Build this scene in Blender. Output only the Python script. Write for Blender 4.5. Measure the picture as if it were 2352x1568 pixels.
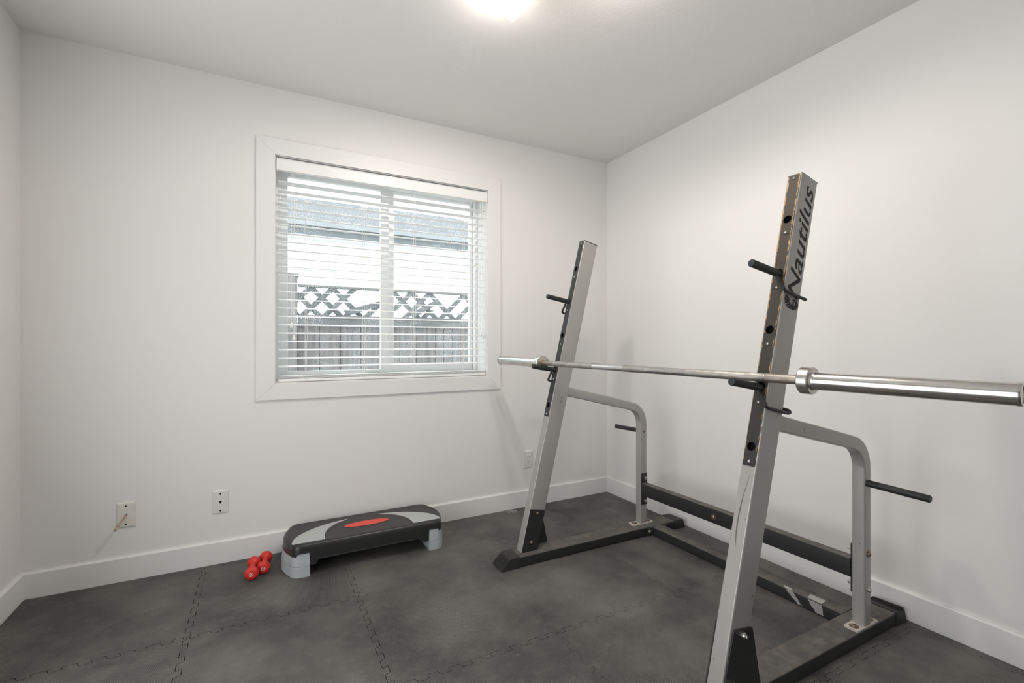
import bpy, bmesh, math, random
from mathutils import Vector, Matrix, Euler
from mathutils.geometry import tessellate_polygon
random.seed(7)
C = bpy.context.scene.collection
for o in list(bpy.data.objects):
    bpy.data.objects.remove(o)
PI = math.pi

# ------------------------------------------------------------------ camera, world, lights, exposure
sc = bpy.context.scene
FPX, YAW, CY, CX = 1081.892, 0.4882068, 790.696, 1177.5
CAM = Vector((-2.263458, -2.762232, 1.087547))
cd = bpy.data.cameras.new('camera'); cam = bpy.data.objects.new('camera', cd); C.objects.link(cam)
cd.sensor_width = 36.0; cd.sensor_fit = 'HORIZONTAL'; cd.lens = 36.0 * FPX / 2352
cd.shift_x = -(CX - 1176) / 2352; cd.shift_y = (CY - 784) / 2352
cd.clip_start = 0.02; cd.clip_end = 200
cam.location = CAM; cam.rotation_euler = (PI / 2, 0, -YAW)
sc.camera = cam
w = bpy.data.worlds.new('world'); sc.world = w; w.use_nodes = True
bg = w.node_tree.nodes['Background']; bg.inputs[0].default_value = (0.95, 0.985, 1.0, 1); bg.inputs[1].default_value = 4.6
sc.view_settings.view_transform = 'Standard'; sc.view_settings.look = 'None'
sc.view_settings.exposure = 0.0; sc.view_settings.gamma = 1.0; sc.view_settings.use_curve_mapping = False
RW, RY, RH = 3.1755, 3.75, 2.43          # room width (x), depth (y), height

def area(name, loc, rot, sx, sy, power, col, portal=False):
    l = bpy.data.lights.new(name, 'AREA'); l.shape = 'RECTANGLE'; l.size = sx; l.size_y = sy
    l.energy = power; l.color = col
    o = bpy.data.objects.new(name, l); C.objects.link(o); o.location = loc; o.rotation_euler = rot
    if portal: l.cycles.is_portal = True
    return o
# added fill light without a known source, in the made-up left-wall opening
area('side_opening_fill', (-RW - .10, -1.75, 1.0), (0, -PI / 2 - .30, 0), 1.9, 1.75, 33.0, (0.96, 0.985, 1.0))
area('window_portal', (-1.593, 0.26, 1.48), (-PI / 2, 0, 0), 1.25, 1.25, 1.0, (1, 1, 1), True)
LAMP_W, LAMP_COL = 25.0, (1.0, 0.93, 0.855)

# ------------------------------------------------------------------ materials
def nt(name):
    m = bpy.data.materials.new(name); m.use_nodes = True
    n = m.node_tree.nodes; l = m.node_tree.links
    return m, n, l, n['Principled BSDF']
def simple(name, col, rough=0.5, metal=0.0, bump=0.0, bscale=200, spec=0.5, var=0.0, vscale=6):
    m, n, l, p = nt(name)
    p.inputs['Base Color'].default_value = (*col, 1); p.inputs['Roughness'].default_value = rough
    p.inputs['Metallic'].default_value = metal; p.inputs['Specular IOR Level'].default_value = spec
    tc = n.new('ShaderNodeTexCoord')
    if var:
        no = n.new('ShaderNodeTexNoise'); no.inputs['Scale'].default_value = vscale; no.inputs['Detail'].default_value = 6
        l.new(tc.outputs['Object'], no.inputs['Vector'])
        r = n.new('ShaderNodeMapRange'); r.inputs[1].default_value = .3; r.inputs[2].default_value = .7
        r.inputs[3].default_value = 1 - var; r.inputs[4].default_value = 1 + var
        l.new(no.outputs['Fac'], r.inputs[0])
        mx = n.new('ShaderNodeVectorMath'); mx.operation = 'SCALE'; mx.inputs[0].default_value = col
        l.new(r.outputs[0], mx.inputs['Scale']); l.new(mx.outputs[0], p.inputs['Base Color'])
    if bump:
        no = n.new('ShaderNodeTexNoise'); no.inputs['Scale'].default_value = bscale; no.inputs['Detail'].default_value = 4
        l.new(tc.outputs['Object'], no.inputs['Vector'])
        b = n.new('ShaderNodeBump'); b.inputs['Strength'].default_value = bump; b.inputs['Distance'].default_value = .002
        l.new(no.outputs['Fac'], b.inputs['Height']); l.new(b.outputs[0], p.inputs['Normal'])
    return m
def mixc(n, l, fac, a, b):
    mx = n.new('ShaderNodeMix'); mx.data_type = 'RGBA'
    for s, v in ((6, a), (7, b)):
        if isinstance(v, tuple): mx.inputs[s].default_value = (*v, 1)
        else: l.new(v, mx.inputs[s])
    l.new(fac, mx.inputs[0]); return mx.outputs[2]
def noise(n, l, vec, scale, detail=5, rough=.6):
    no = n.new('ShaderNodeTexNoise'); no.inputs['Scale'].default_value = scale
    no.inputs['Detail'].default_value = detail; no.inputs['Roughness'].default_value = rough
    l.new(vec, no.inputs['Vector']); return no.outputs['Fac']
def rng(n, l, v, a, b, c=0.0, d=1.0):
    r = n.new('ShaderNodeMapRange'); l.new(v, r.inputs[0])
    for i, x in enumerate((a, b, c, d)): r.inputs[i + 1].default_value = x
    return r.outputs[0]
def mth(n, l, op, a, b=None):
    m = n.new('ShaderNodeMath'); m.operation = op
    for i, v in enumerate((a, b)):
        if v is None: continue
        if isinstance(v, (int, float)): m.inputs[i].default_value = v
        else: l.new(v, m.inputs[i])
    return m.outputs[0]

M = {}
M['wall'] = simple('wall_paint', (0.80, 0.79, 0.775), .62, bump=.05, bscale=260, spec=.3)
M['trim'] = simple('trim_paint', (0.80, 0.795, 0.785), .42, spec=.4)
M['ceil'] = simple('ceiling_paint', (0.80, 0.785, 0.765), .8, bump=.55, bscale=130, spec=.2)
M['hall'] = simple('subfloor', (0.05, 0.05, 0.05), .8)
M['vinyl'] = simple('white_vinyl', (0.90, 0.91, 0.91), .35)
M['slat'] = simple('blind_white', (0.86, 0.86, 0.85), .4)
M['cord'] = simple('blind_cord', (0.85, 0.85, 0.84), .8)
M['plate'] = simple('plate_plastic', (0.74, 0.73, 0.715), .35)
M['ivory'] = simple('plate_ivory', (0.72, 0.70, 0.65), .4, var=.04, vscale=60)
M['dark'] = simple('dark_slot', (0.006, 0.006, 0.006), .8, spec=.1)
M['chrome'] = simple('chrome', (0.78, 0.78, 0.77), .16, 1.0)
M['zinc'] = simple('zinc_bolt', (0.62, 0.60, 0.56), .3, 1.0, var=.12, vscale=300)
M['rustbolt'] = simple('rusty_bolt', (0.30, 0.22, 0.17), .4, .9, var=.3, vscale=400)
M['rubber'] = simple('black_rubber', (0.022, 0.023, 0.022), .55, bump=.3, bscale=500)
M['plastic'] = simple('step_black_plastic', (0.02, 0.021, 0.021), .33, bump=.12, bscale=900)
M['riser'] = simple('step_grey_plastic', (0.40, 0.43, 0.45), .45)
M['inlay'] = simple('step_grey_inlay', (0.48, 0.50, 0.495), .6, bump=.3, bscale=300)
M['oval'] = simple('step_red_oval', (0.80, 0.085, 0.06), .55)
M['redrub'] = simple('red_neoprene', (0.66, 0.028, 0.02), .42, bump=.08, bscale=600)
M['print'] = simple('white_print', (0.85, 0.80, 0.78), .5)
M['ink'] = simple('black_print', (0.022, 0.022, 0.022), .6, spec=.25)
M['tape'] = simple('silver_tape', (0.50, 0.50, 0.48), .35, .5, bump=.8, bscale=120)
M['brass'] = simple('coax_cable', (0.42, 0.27, 0.16), .4)
M['glassfix'] = None
M['siding'] = simple('house_siding', (0.78, 0.79, 0.79), .6)
M['fascia'] = simple('house_fascia', (0.13, 0.145, 0.155), .6, var=.1)
M['gutter'] = simple('house_gutter', (0.20, 0.215, 0.23), .5)
M['ground'] = simple('gravel', (0.22, 0.22, 0.21), .9, var=.3, vscale=30)

# textured step top
def m_top():
    m, n, l, p = nt('step_top_tread')
    p.inputs['Base Color'].default_value = (0.055, 0.053, 0.05, 1); p.inputs['Roughness'].default_value = .5
    tc = n.new('ShaderNodeTexCoord'); s = n.new('ShaderNodeSeparateXYZ'); l.new(tc.outputs['Object'], s.inputs[0])
    tri = mth(n, l, 'PINGPONG', s.outputs[0], .006)
    f = mth(n, l, 'SINE', mth(n, l, 'MULTIPLY', mth(n, l, 'ADD', s.outputs[1], tri), 2 * PI / .0085))
    b = n.new('ShaderNodeBump'); b.inputs['Strength'].default_value = .9; b.inputs['Distance'].default_value = .0012
    l.new(f, b.inputs['Height']); l.new(b.outputs[0], p.inputs['Normal'])
    l.new(mixc(n, l, rng(n, l, f, .2, 1), (0.038, 0.037, 0.035), (0.105, 0.10, 0.095)), p.inputs['Base Color'])
    return m
M['tread'] = m_top()

# grey silver paint with black chips
def m_silver():
    m, n, l, p = nt('silver_powder_paint')
    tc = n.new('ShaderNodeTexCoord'); v = tc.outputs['Object']
    base = mixc(n, l, rng(n, l, noise(n, l, v, 900, 2), .35, .65), (0.345, 0.338, 0.323), (0.40, 0.392, 0.376))
    mp = n.new('ShaderNodeMapping'); mp.inputs['Scale'].default_value = (1, 1, .35); mp.inputs['Rotation'].default_value = (.3, .5, 0)
    l.new(v, mp.inputs[0])
    chips = rng(n, l, noise(n, l, mp.outputs[0], 70, 8, .78), .63, .655)
    blot = rng(n, l, noise(n, l, v, 9, 3), .42, .55)
    chips = mth(n, l, 'MULTIPLY', chips, blot)
    big = rng(n, l, noise(n, l, v, 5, 4), .4, .75, 0, .18)
    c1 = mixc(n, l, big, base, (0.26, 0.235, 0.20))
    c2 = mixc(n, l, chips, c1, (0.05, 0.046, 0.04))
    l.new(c2, p.inputs['Base Color'])
    p.inputs['Metallic'].default_value = .25; p.inputs['Roughness'].default_value = .33
    b = n.new('ShaderNodeBump'); b.inputs['Strength'].default_value = .15; b.inputs['Distance'].default_value = .0005
    l.new(noise(n, l, v, 500, 2), b.inputs['Height']); l.new(b.outputs[0], p.inputs['Normal'])
    return m
M['silver'] = m_silver()
# black powder coat with dust lying on the faces that look up
def m_black(name, dust=1.0):
    m, n, l, p = nt(name)
    tc = n.new('ShaderNodeTexCoord'); v = tc.outputs['Object']
    g = n.new('ShaderNodeNewGeometry'); s = n.new('ShaderNodeSeparateXYZ'); l.new(g.outputs['True Normal'], s.inputs[0])
    up = rng(n, l, s.outputs[2], .5, .95)
    d = rng(n, l, noise(n, l, v, 14, 6, .65), .3, .7, .45, 1.0)
    d = mth(n, l, 'MULTIPLY', mth(n, l, 'MULTIPLY', up, d), dust)
    dcol = mixc(n, l, rng(n, l, noise(n, l, v, 25, 4), .4, .65), (0.115, 0.110, 0.101), (0.185, 0.170, 0.147))
    smear = rng(n, l, noise(n, l, v, 22, 7, .7), .60, .75, 0, .35)
    b1 = mixc(n, l, smear, (0.020, 0.022, 0.0215), (0.085, 0.085, 0.078))
    scr = rng(n, l, noise(n, l, v, 90, 6, .8), .73, .76)
    b2 = mixc(n, l, scr, b1, (0.24, 0.235, 0.22))
    l.new(mixc(n, l, d, b2, dcol), p.inputs['Base Color'])
    l.new(rng(n, l, d, 0, 1, .42, .85), p.inputs['Roughness'])
    return m
M['black'] = m_black('black_powder_coat')
M['blackclean'] = m_black('black_plate', .3)
# wear strip on the uprights: black with brass-coloured rubbed edges (strength differs from post to post)
def m_strip(name, amt, base):
    m, n, l, p = nt(name)
    at = n.new('ShaderNodeUVMap'); s = n.new('ShaderNodeSeparateXYZ'); l.new(at.outputs[0], s.inputs[0])
    tc = n.new('ShaderNodeTexCoord'); v = tc.outputs['Object']
    e = mth(n, l, 'ABSOLUTE', s.outputs[0])                       # 0 centre .. 1 edge
    no = noise(n, l, v, 60, 7, .7)
    f = mth(n, l, 'ADD', e, mth(n, l, 'MULTIPLY', mth(n, l, 'SUBTRACT', no, .5), 1.1))
    up = rng(n, l, s.outputs[1], .75, 1.55, .0, 1.0)             # more wear high up
    f = mth(n, l, 'ADD', f, mth(n, l, 'MULTIPLY', up, .17))
    k = mth(n, l, 'MULTIPLY', rng(n, l, f, .93, 1.12), amt)
    bc = mixc(n, l, up, base, (0.062, 0.050, 0.038) if amt > .5 else base)
    l.new(mixc(n, l, k, bc, mixc(n, l, rng(n, l, noise(n, l, v, 150, 4), .4, .6), (0.36, 0.19, 0.08), (0.72, 0.56, 0.38))) if False else mixc(n, l, k, bc, (0.50, 0.31, 0.15)), p.inputs['Base Color'])
    p.inputs['Roughness'].default_value = .62; p.inputs['Specular IOR Level'].default_value = .25
    return m
M['strip_worn'] = m_strip('worn_wear_strip', 1.0, (0.036, 0.036, 0.034))
M['strip'] = m_strip('wear_strip', .12, (0.04, 0.044, 0.046))
# bar steel
def m_steel(name, col, rough, rust, knurl=False):
    m, n, l, p = nt(name)
    tc = n.new('ShaderNodeTexCoord'); v = tc.outputs['Object']
    mp = n.new('ShaderNodeMapping'); mp.inputs['Scale'].default_value = (3, 1, 3); l.new(v, mp.inputs[0])
    r = rng(n, l, noise(n, l, mp.outputs[0], 28, 8, .7), .60 - rust * .12, .80 - rust * .1)
    st = rng(n, l, noise(n, l, mp.outputs[0], 9, 6, .6), .35, .7)
    c = mixc(n, l, st, tuple(x * .82 for x in col), col)
    l.new(mixc(n, l, mth(n, l, 'MULTIPLY', r, .75), c, (0.24, 0.17, 0.12)), p.inputs['Base Color'])
    p.inputs['Metallic'].default_value = .95
    l.new(rng(n, l, r, 0, 1, rough, .6), p.inputs['Roughness'])
    if knurl:
        b = n.new('ShaderNodeBump'); b.inputs['Strength'].default_value = .6; b.inputs['Distance'].default_value = .0006
        l.new(noise(n, l, v, 700, 2), b.inputs['Height']); l.new(b.outputs[0], p.inputs['Normal'])
    return m
M['sleeve'] = m_steel('sleeve_steel', (0.66, 0.64, 0.61), .17, .25)
M['collar'] = m_steel('collar_steel', (0.64, 0.61, 0.57), .27, .1)
M['shaft'] = m_steel('shaft_steel', (0.72, 0.71, 0.70), .22, .3)
M['knurl'] = m_steel('knurled_steel', (0.50, 0.48, 0.45), .46, .9, True)
M['rust'] = m_steel('rusted_knurl', (0.46, 0.41, 0.37), .5, 1.3, True)
# hook steel: black paint rubbed to rust along the top
def m_hook():
    m, n, l, p = nt('hook_paint'); tc = n.new('ShaderNodeTexCoord'); v = tc.outputs['Object']
    k = rng(n, l, noise(n, l, v, 55, 7, .7), .60, .74)
    l.new(mixc(n, l, k, (0.028, 0.031, 0.030), (0.16, 0.10, 0.06)), p.inputs['Base Color'])
    p.inputs['Roughness'].default_value = .5; p.inputs['Metallic'].default_value = .3
    return m
M['hook'] = m_hook()
# foam mat
def m_mat(name, ang):
    m, n, l, p = nt(name)
    g = n.new('ShaderNodeNewGeometry'); v = g.outputs['Position']
    mp = n.new('ShaderNodeMapping'); mp.inputs['Rotation'].default_value = (0, 0, ang); l.new(v, mp.inputs[0])
    s = n.new('ShaderNodeSeparateXYZ'); l.new(mp.outputs[0], s.inputs[0])
    a = mth(n, l, 'SINE', mth(n, l, 'MULTIPLY', s.outputs[0], 2 * PI / .0064))
    b_ = mth(n, l, 'SINE', mth(n, l, 'MULTIPLY', s.outputs[1], 2 * PI / .0092))
    h = mth(n, l, 'ADD', mth(n, l, 'MULTIPLY', a, b_), mth(n, l, 'MULTIPLY', a, .6))
    b = n.new('ShaderNodeBump'); b.inputs['Strength'].default_value = .75; b.inputs['Distance'].default_value = .0009
    l.new(h, b.inputs['Height']); l.new(b.outputs[0], p.inputs['Normal'])
    d = rng(n, l, noise(n, l, v, 2.6, 8, .62), .40, .66)
    d2 = rng(n, l, noise(n, l, v, 18, 8, .75), .52, .80)
    c = mixc(n, l, d, (0.064, 0.064, 0.061), (0.165, 0.158, 0.145))
    c = mixc(n, l, mth(n, l, 'MULTIPLY', d2, .6), c, (0.20, 0.185, 0.16))
    c = mixc(n, l, rng(n, l, h, .2, 1.5, 0, .35), c, (0.13, 0.125, 0.115))
    vo = n.new('ShaderNodeTexVoronoi'); vo.inputs['Scale'].default_value = 9; l.new(v, vo.inputs['Vector'])
    sp = rng(n, l, vo.outputs['Distance'], .018, .012)
    c = mixc(n, l, sp, c, (0.55, 0.52, 0.48))
    l.new(c, p.inputs['Base Color']); p.inputs['Roughness'].default_value = .52
    p.inputs['Specular IOR Level'].default_value = .42
    return m
M['mat_a'] = m_mat('foam_mat_a', .12); M['mat_b'] = m_mat('foam_mat_b', .12 + PI / 2)
# weathered wood
def m_wood(name, c1, c2, vert=True):
    m, n, l, p = nt(name); g = n.new('ShaderNodeNewGeometry'); v = g.outputs['Position']
    mp = n.new('ShaderNodeMapping'); mp.inputs['Scale'].default_value = (14, 14, 1.2) if vert else (1.2, 14, 14)
    l.new(v, mp.inputs[0])
    f = rng(n, l, noise(n, l, mp.outputs[0], 2.2, 8, .7), .35, .68)
    l.new(mixc(n, l, f, c1, c2), p.inputs['Base Color']); p.inputs['Roughness'].default_value = .75
    return m
M['wood'] = m_wood('weathered_wood', (0.11, 0.11, 0.11), (0.24, 0.235, 0.23))
M['woodh'] = m_wood('weathered_wood_rail', (0.085, 0.09, 0.09), (0.20, 0.20, 0.195), False)
M['lattice'] = m_wood('weathered_lattice', (0.075, 0.085, 0.085), (0.17, 0.18, 0.18))
def m_roof():
    m, n, l, p = nt('asphalt_roof'); g = n.new('ShaderNodeNewGeometry'); v = g.outputs['Position']
    s = n.new('ShaderNodeSeparateXYZ'); l.new(v, s.inputs[0])
    f = mth(n, l, 'FRACT', mth(n, l, 'MULTIPLY', s.outputs[2], 9))
    k = rng(n, l, f, .0, .25, 1, 0)
    c = mixc(n, l, rng(n, l, noise(n, l, v, 40, 4), .4, .6), (0.055, 0.058, 0.065), (0.13, 0.135, 0.15))
    l.new(mixc(n, l, k, c, (0.035, 0.038, 0.045)), p.inputs['Base Color']); p.inputs['Roughness'].default_value = .8
    return m
M['roof'] = m_roof()
# window glass with rain drops
def m_glass():
    m, n, l, p = nt('wet_window_glass'); n.remove(p); out = n['Material Output']
    tr = n.new('ShaderNodeBsdfTransparent'); tr.inputs[0].default_value = (.96, .985, .985, 1)
    gl = n.new('ShaderNodeBsdfGlossy'); gl.inputs['Roughness'].default_value = .02
    lw = n.new('ShaderNodeLayerWeight'); lw.inputs['Blend'].default_value = .25
    mx = n.new('ShaderNodeMixShader'); l.new(rng(n, l, lw.outputs['Fresnel'], 0, 1, .02, .5), mx.inputs[0]); l.new(tr.outputs[0], mx.inputs[1]); l.new(gl.outputs[0], mx.inputs[2])
    g = n.new('ShaderNodeNewGeometry'); vo = n.new('ShaderNodeTexVoronoi'); vo.inputs['Scale'].default_value = 170
    l.new(g.outputs['Position'], vo.inputs['Vector'])
    d = rng(n, l, vo.outputs['Distance'], .30, .22)
    wet = rng(n, l, noise(n, l, g.outputs['Position'], 5, 3), .42, .56)
    d = mth(n, l, 'MULTIPLY', mth(n, l, 'MULTIPLY', d, wet), .5)
    tl = n.new('ShaderNodeBsdfTranslucent'); tl.inputs[0].default_value = (.9, .93, .95, 1)
    m2 = n.new('ShaderNodeMixShader'); l.new(d, m2.inputs[0]); l.new(mx.outputs[0], m2.inputs[1]); l.new(tl.outputs[0], m2.inputs[2])
    l.new(m2.outputs[0], out.inputs[0]); return m
M['glass'] = m_glass()
def m_shade():
    m, n, l, p = nt('lamp_glass'); n.remove(p); out = n['Material Output']
    tr = n.new('ShaderNodeBsdfTransparent'); gl = n.new('ShaderNodeBsdfGlossy'); gl.inputs['Roughness'].default_value = .1
    tl = n.new('ShaderNodeBsdfTranslucent'); tl.inputs[0].default_value = (.95, .93, .9, 1)
    a = n.new('ShaderNodeMixShader'); a.inputs[0].default_value = .35; l.new(tr.outputs[0], a.inputs[1]); l.new(tl.outputs[0], a.inputs[2])
    b = n.new('ShaderNodeMixShader'); b.inputs[0].default_value = .1; l.new(a.outputs[0], b.inputs[1]); l.new(gl.outputs[0], b.inputs[2])
    l.new(b.outputs[0], out.inputs[0]); return m
M['shade'] = m_shade()
def m_emit(name, col, s):
    m, n, l, p = nt(name); p.inputs['Emission Color'].default_value = (*col, 1); p.inputs['Emission Strength'].default_value = s
    return m
M['bulb'] = m_emit('bulb_glow', (1.0, .86, .68), 14.0)

# ------------------------------------------------------------------ mesh helpers
ORG = {}
def wloc(o):
    return ORG.get(o.name, Vector((0, 0, 0))) if o else Vector((0, 0, 0))
def obj(name, bm, mat, parent=None, smooth=None, bevel=0, tri=False):
    """links bm (in world coordinates) as ONE mesh object under parent"""
    me = bpy.data.meshes.new(name)
    off = wloc(parent)
    if off.length: bmesh.ops.translate(bm, verts=bm.verts, vec=-off)
    bmesh.ops.recalc_face_normals(bm, faces=bm.faces)
    bm.to_mesh(me); bm.free()
    o = bpy.data.objects.new(name, me); C.objects.link(o)
    me.materials.append(M[mat] if isinstance(mat, str) else mat)
    if parent: o.parent = parent
    ORG[o.name] = off
    if smooth is not None:
        me.shade_smooth(); me.set_sharp_from_angle(angle=math.radians(smooth))
    if bevel:
        b = o.modifiers.new('bevel', 'BEVEL'); b.width = bevel; b.segments = 2; b.limit_method = 'ANGLE'; b.angle_limit = math.radians(40)
    return o
def thing(name, label, cat, loc=(0, 0, 0), group=None):
    o = bpy.data.objects.new(name, None); C.objects.link(o); o.location = loc; o.empty_display_size = .1
    o['label'] = label; o['category'] = cat
    if group: o['group'] = group
    ORG[o.name] = Vector(loc); return o
def struct(o):
    o['kind'] = 'structure'; return o
def bx(bm, x0, x1, y0, y1, z0, z1, f=None):
    """box; f maps local coordinates to world coordinates"""
    v = [bm.verts.new(f((x, y, z)) if f else (x, y, z)) for x in (x0, x1) for y in (y0, y1) for z in (z0, z1)]
    for q in ((0, 1, 3, 2), (4, 6, 7, 5), (0, 4, 5, 1), (2, 3, 7, 6), (0, 2, 6, 4), (1, 5, 7, 3)): bm.faces.new([v[i] for i in q])
def B(x0, x1, y0, y1, z0, z1, f=None):
    bm = bmesh.new(); bx(bm, x0, x1, y0, y1, z0, z1, f); return bm
def loft(bm, rings, cap=True, closed=True):
    vs = [[bm.verts.new(p) for p in r] for r in rings]
    n = len(vs[0])
    for a, b in zip(vs, vs[1:]):
        for i in range(n if closed else n - 1):
            j = (i + 1) % n
            try: bm.faces.new((a[i], a[j], b[j], b[i]))
            except ValueError: pass
    if cap:
        bm.faces.new(vs[0]); bm.faces.new(vs[-1][::-1])
    return vs
def frame(d):
    d = Vector(d).normalized(); a = Vector((0, 0, 1)) if abs(d.z) < .9 else Vector((1, 0, 0))
    x = d.cross(a).normalized(); return x, d.cross(x).normalized()
def tube(bm, pts, r, seg=16, cap=True):
    pts = [Vector(p) for p in pts]; rs = r if isinstance(r, (list, tuple)) else [r] * len(pts)
    d0 = pts[1] - pts[0]; x, y = frame(d0); rings = []
    for i, p in enumerate(pts):
        d = (pts[min(i + 1, len(pts) - 1)] - pts[max(i - 1, 0)]).normalized()
        x = (x - d * x.dot(d)).normalized(); y = d.cross(x)
        rings.append([p + (x * math.cos(t) + y * math.sin(t)) * rs[i] for t in [2 * PI * k / seg for k in range(seg)]])
    loft(bm, rings, cap)
def lathe(bm, o, d, prof, seg=32, cap=True):
    """prof = (distance along d, radius)"""
    o = Vector(o); d = Vector(d).normalized(); x, y = frame(d)
    loft(bm, [[o + d * a + (x * math.cos(t) + y * math.sin(t)) * max(r, 1e-4) for t in [2 * PI * k / seg for k in range(seg)]] for a, r in prof], cap)
def bolt(bm, o, d, r=.007, h=.005, hexa=False, washer=False):
    o = Vector(o)
    if washer: lathe(bm, o, d, [(0, r * 1.55), (.0012, r * 1.55)], 20); o = o + Vector(d).normalized() * .0012
    if hexa: lathe(bm, o, d, [(0, r), (h, r), (h + .001, r * .85)], 6)
    else: lathe(bm, o, d, [(0, r), (h * .45, r * .97), (h * .8, r * .75), (h, r * .42), (h * .98, r * .38), (h * .45, r * .34)], 18)
def smooth_path(pts, n=8):
    """Catmull-Rom through pts"""
    P = [Vector(p) for p in pts]; P = [P[0] * 2 - P[1]] + P + [P[-1] * 2 - P[-2]]; out = []
    for i in range(1, len(P) - 2):
        for k in range(n):
            t = k / n; a, b, c, d = P[i - 1:i + 3]
            out.append(.5 * ((2 * b) + (c - a) * t + (2 * a - 5 * b + 4 * c - d) * t * t + (3 * b - a - 3 * c + d) * t ** 3))
    return out + [P[-2]]
def fillet(pts, r, n=5):
    P = [Vector(p) for p in pts]; out = [P[0]]
    for a, b, c in zip(P, P[1:], P[2:]):
        u = (a - b); v = (c - b); k = min(r, u.length * .45, v.length * .45); s = b + u.normalized() * k; e = b + v.normalized() * k
        for i in range(n + 1):
            t = i / n; out.append(s * (1 - t) ** 2 + b * 2 * t * (1 - t) + e * t * t)
    return out + [P[-1]]
def poly_prism(bm, pts, a, b, f):
    """polygon pts (p,q) extruded between a and b; f(p,q,h)->world; works for concave polygons"""
    lo = [bm.verts.new(f(p, q, a)) for p, q in pts]; hi = [bm.verts.new(f(p, q, b)) for p, q in pts]
    n = len(pts)
    for i in range(n): bm.faces.new((lo[i], lo[(i + 1) % n], hi[(i + 1) % n], hi[i]))
    for a_, b_, c_ in tessellate_polygon([[Vector((p, q, 0)) for p, q in pts]]):
        bm.faces.new((lo[a_], lo[b_], lo[c_])); bm.faces.new((hi[c_], hi[b_], hi[a_]))

# ------------------------------------------------------------------ the room
OX0, OX1, OZ0, OZ1 = -2.2025, -0.984, 0.886, 2.0756      # window opening
WT = 0.24
bm = bmesh.new()
bx(bm, -RW - .12, OX0, 0, WT, -.1, RH + .02); bx(bm, OX1, .12, 0, WT, -.1, RH + .02)
bx(bm, OX0, OX1, 0, WT, -.1, OZ0); bx(bm, OX0, OX1, 0, WT, OZ1, RH + .02)
struct(obj('wall_back', bm, 'wall'))
struct(obj('wall_right', B(0, .12, -RY - .1, 0, -.1, RH + .02), 'wall'))
bm = bmesh.new()                                            # left wall; its unseen opening is added for the fill light
bx(bm, -RW - .12, -RW, -.85, 0, -.1, RH + .02); bx(bm, -RW - .12, -RW, -RY - .1, -3.44, -.1, RH + .02)
bx(bm, -RW - .12, -RW, -3.44, -.85, 2.12, RH + .02)
struct(obj('wall_left', bm, 'wall'))
struct(obj('wall_front', B(-RW - 1.6, .12, -RY - .12, -RY, -.1, RH + .02), 'wall'))
bm = bmesh.new()                                            # added walls behind the opening, keeping sky light out
bx(bm, -RW - 1.6, -RW - 1.5, -RY, .12, -.1, RH + .02); bx(bm, -RW - 1.5, -RW - .12, 0, .12, -.1, RH + .02)
struct(obj('light_block_wall', bm, 'wall'))
struct(obj('floor', B(-RW - 1.6, .12, -RY - .12, 0, -.1, -.012), 'hall'))
struct(obj('ceiling', B(-RW - 1.6, .12, -RY - .12, .12, RH + .0, RH + .1), 'ceil'))
BT, BH = .014, .1106
def base(name, pts, f):
    bm = bmesh.new(); prof = [(0, -.012), (BT, -.012), (BT, BH - .006), (BT - .005, BH), (0, BH)]
    loft(bm, [[f(s, d, z) for d, z in prof] for s in pts]); struct(obj(name, bm, 'trim'))
base('baseboard_back', (-RW, 0), lambda s, d, z: (s, -d, z))
base('baseboard_right', (-RY, -BT), lambda s, d, z: (-d, s, z))
base('baseboard_left', (-.85, -BT), lambda s, d, z: (-RW + d, s, z))
# window casing, four mitred boards
CX0, CX1, CZ0, CZ1 = -2.2928, -0.8924, 0.7978, 2.1639
def casing(name, a, b, c, d):
    bm = bmesh.new(); g = .0004
    loft(bm, [[(p[0], y, p[1]) for p in (a, b, c, d)] for y in (0, -.013)])
    o = obj(name, bm, 'trim', bevel=.0012); struct(o)
e = .00015
casing('trim_1', (CX0, CZ1), (CX1, CZ1), (OX1 + .003, OZ1 + .003 + e), (OX0 - .003, OZ1 + .003 + e))
casing('trim_2', (CX0, CZ0), (OX0 - .003, OZ0 - .003 - e), (OX1 + .003, OZ0 - .003 - e), (CX1, CZ0))
casing('trim_3', (CX0, CZ0 + e), (CX0, CZ1 - e), (OX0 - .003, OZ1 + .003 - e), (OX0 - .003, OZ0 - .003 + e))
casing('trim_4', (CX1, CZ0 + e), (OX1 + .003, OZ0 - .003 + e), (OX1 + .003, OZ1 + .003 - e), (CX1, CZ1 - e))

# window: a sliding unit, left sash in front of the fixed right pane
win = bpy.data.objects.new('window_1', None); C.objects.link(win); win.location = (-1.593, .18, OZ0); struct(win)
ORG['window_1'] = Vector(win.location)
def ring(bm, x0, x1, z0, z1, y0, y1, t, tb=None, tr=None, tl=None):
    tb = tb or t; tr = tr or t; tl = tl or t
    bx(bm, x0, x1, y0, y1, z0, z0 + tb); bx(bm, x0, x1, y0, y1, z1 - t, z1)
    bx(bm, x0, x0 + tl, y0, y1, z0 + tb, z1 - t); bx(bm, x1 - tr, x1, y0, y1, z0 + tb, z1 - t)
bm = bmesh.new(); ring(bm, OX0, OX1, OZ0, OZ1, .155, .238, .026, .03, .016, .03)
bx(bm, -1.587, -1.583, .157, .17, OZ0 + .03, OZ1 - .026)
obj('window_frame', bm, 'vinyl', win, bevel=.002)
bm = bmesh.new(); ring(bm, -2.172, -1.575, .916, 2.0496, .160, .188, .022, .021, .05, .034); obj('sliding_sash', bm, 'vinyl', win, bevel=.002)
bm = bmesh.new(); ring(bm, -1.572, -1.0005, .916, 2.0496, .196, .224, .018, .043, .022, .036); obj('fixed_sash', bm, 'vinyl', win, bevel=.002)
obj('glass_pane', B(-2.142, -1.621, .172, .176, .933, 2.03), 'glass', win)
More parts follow.
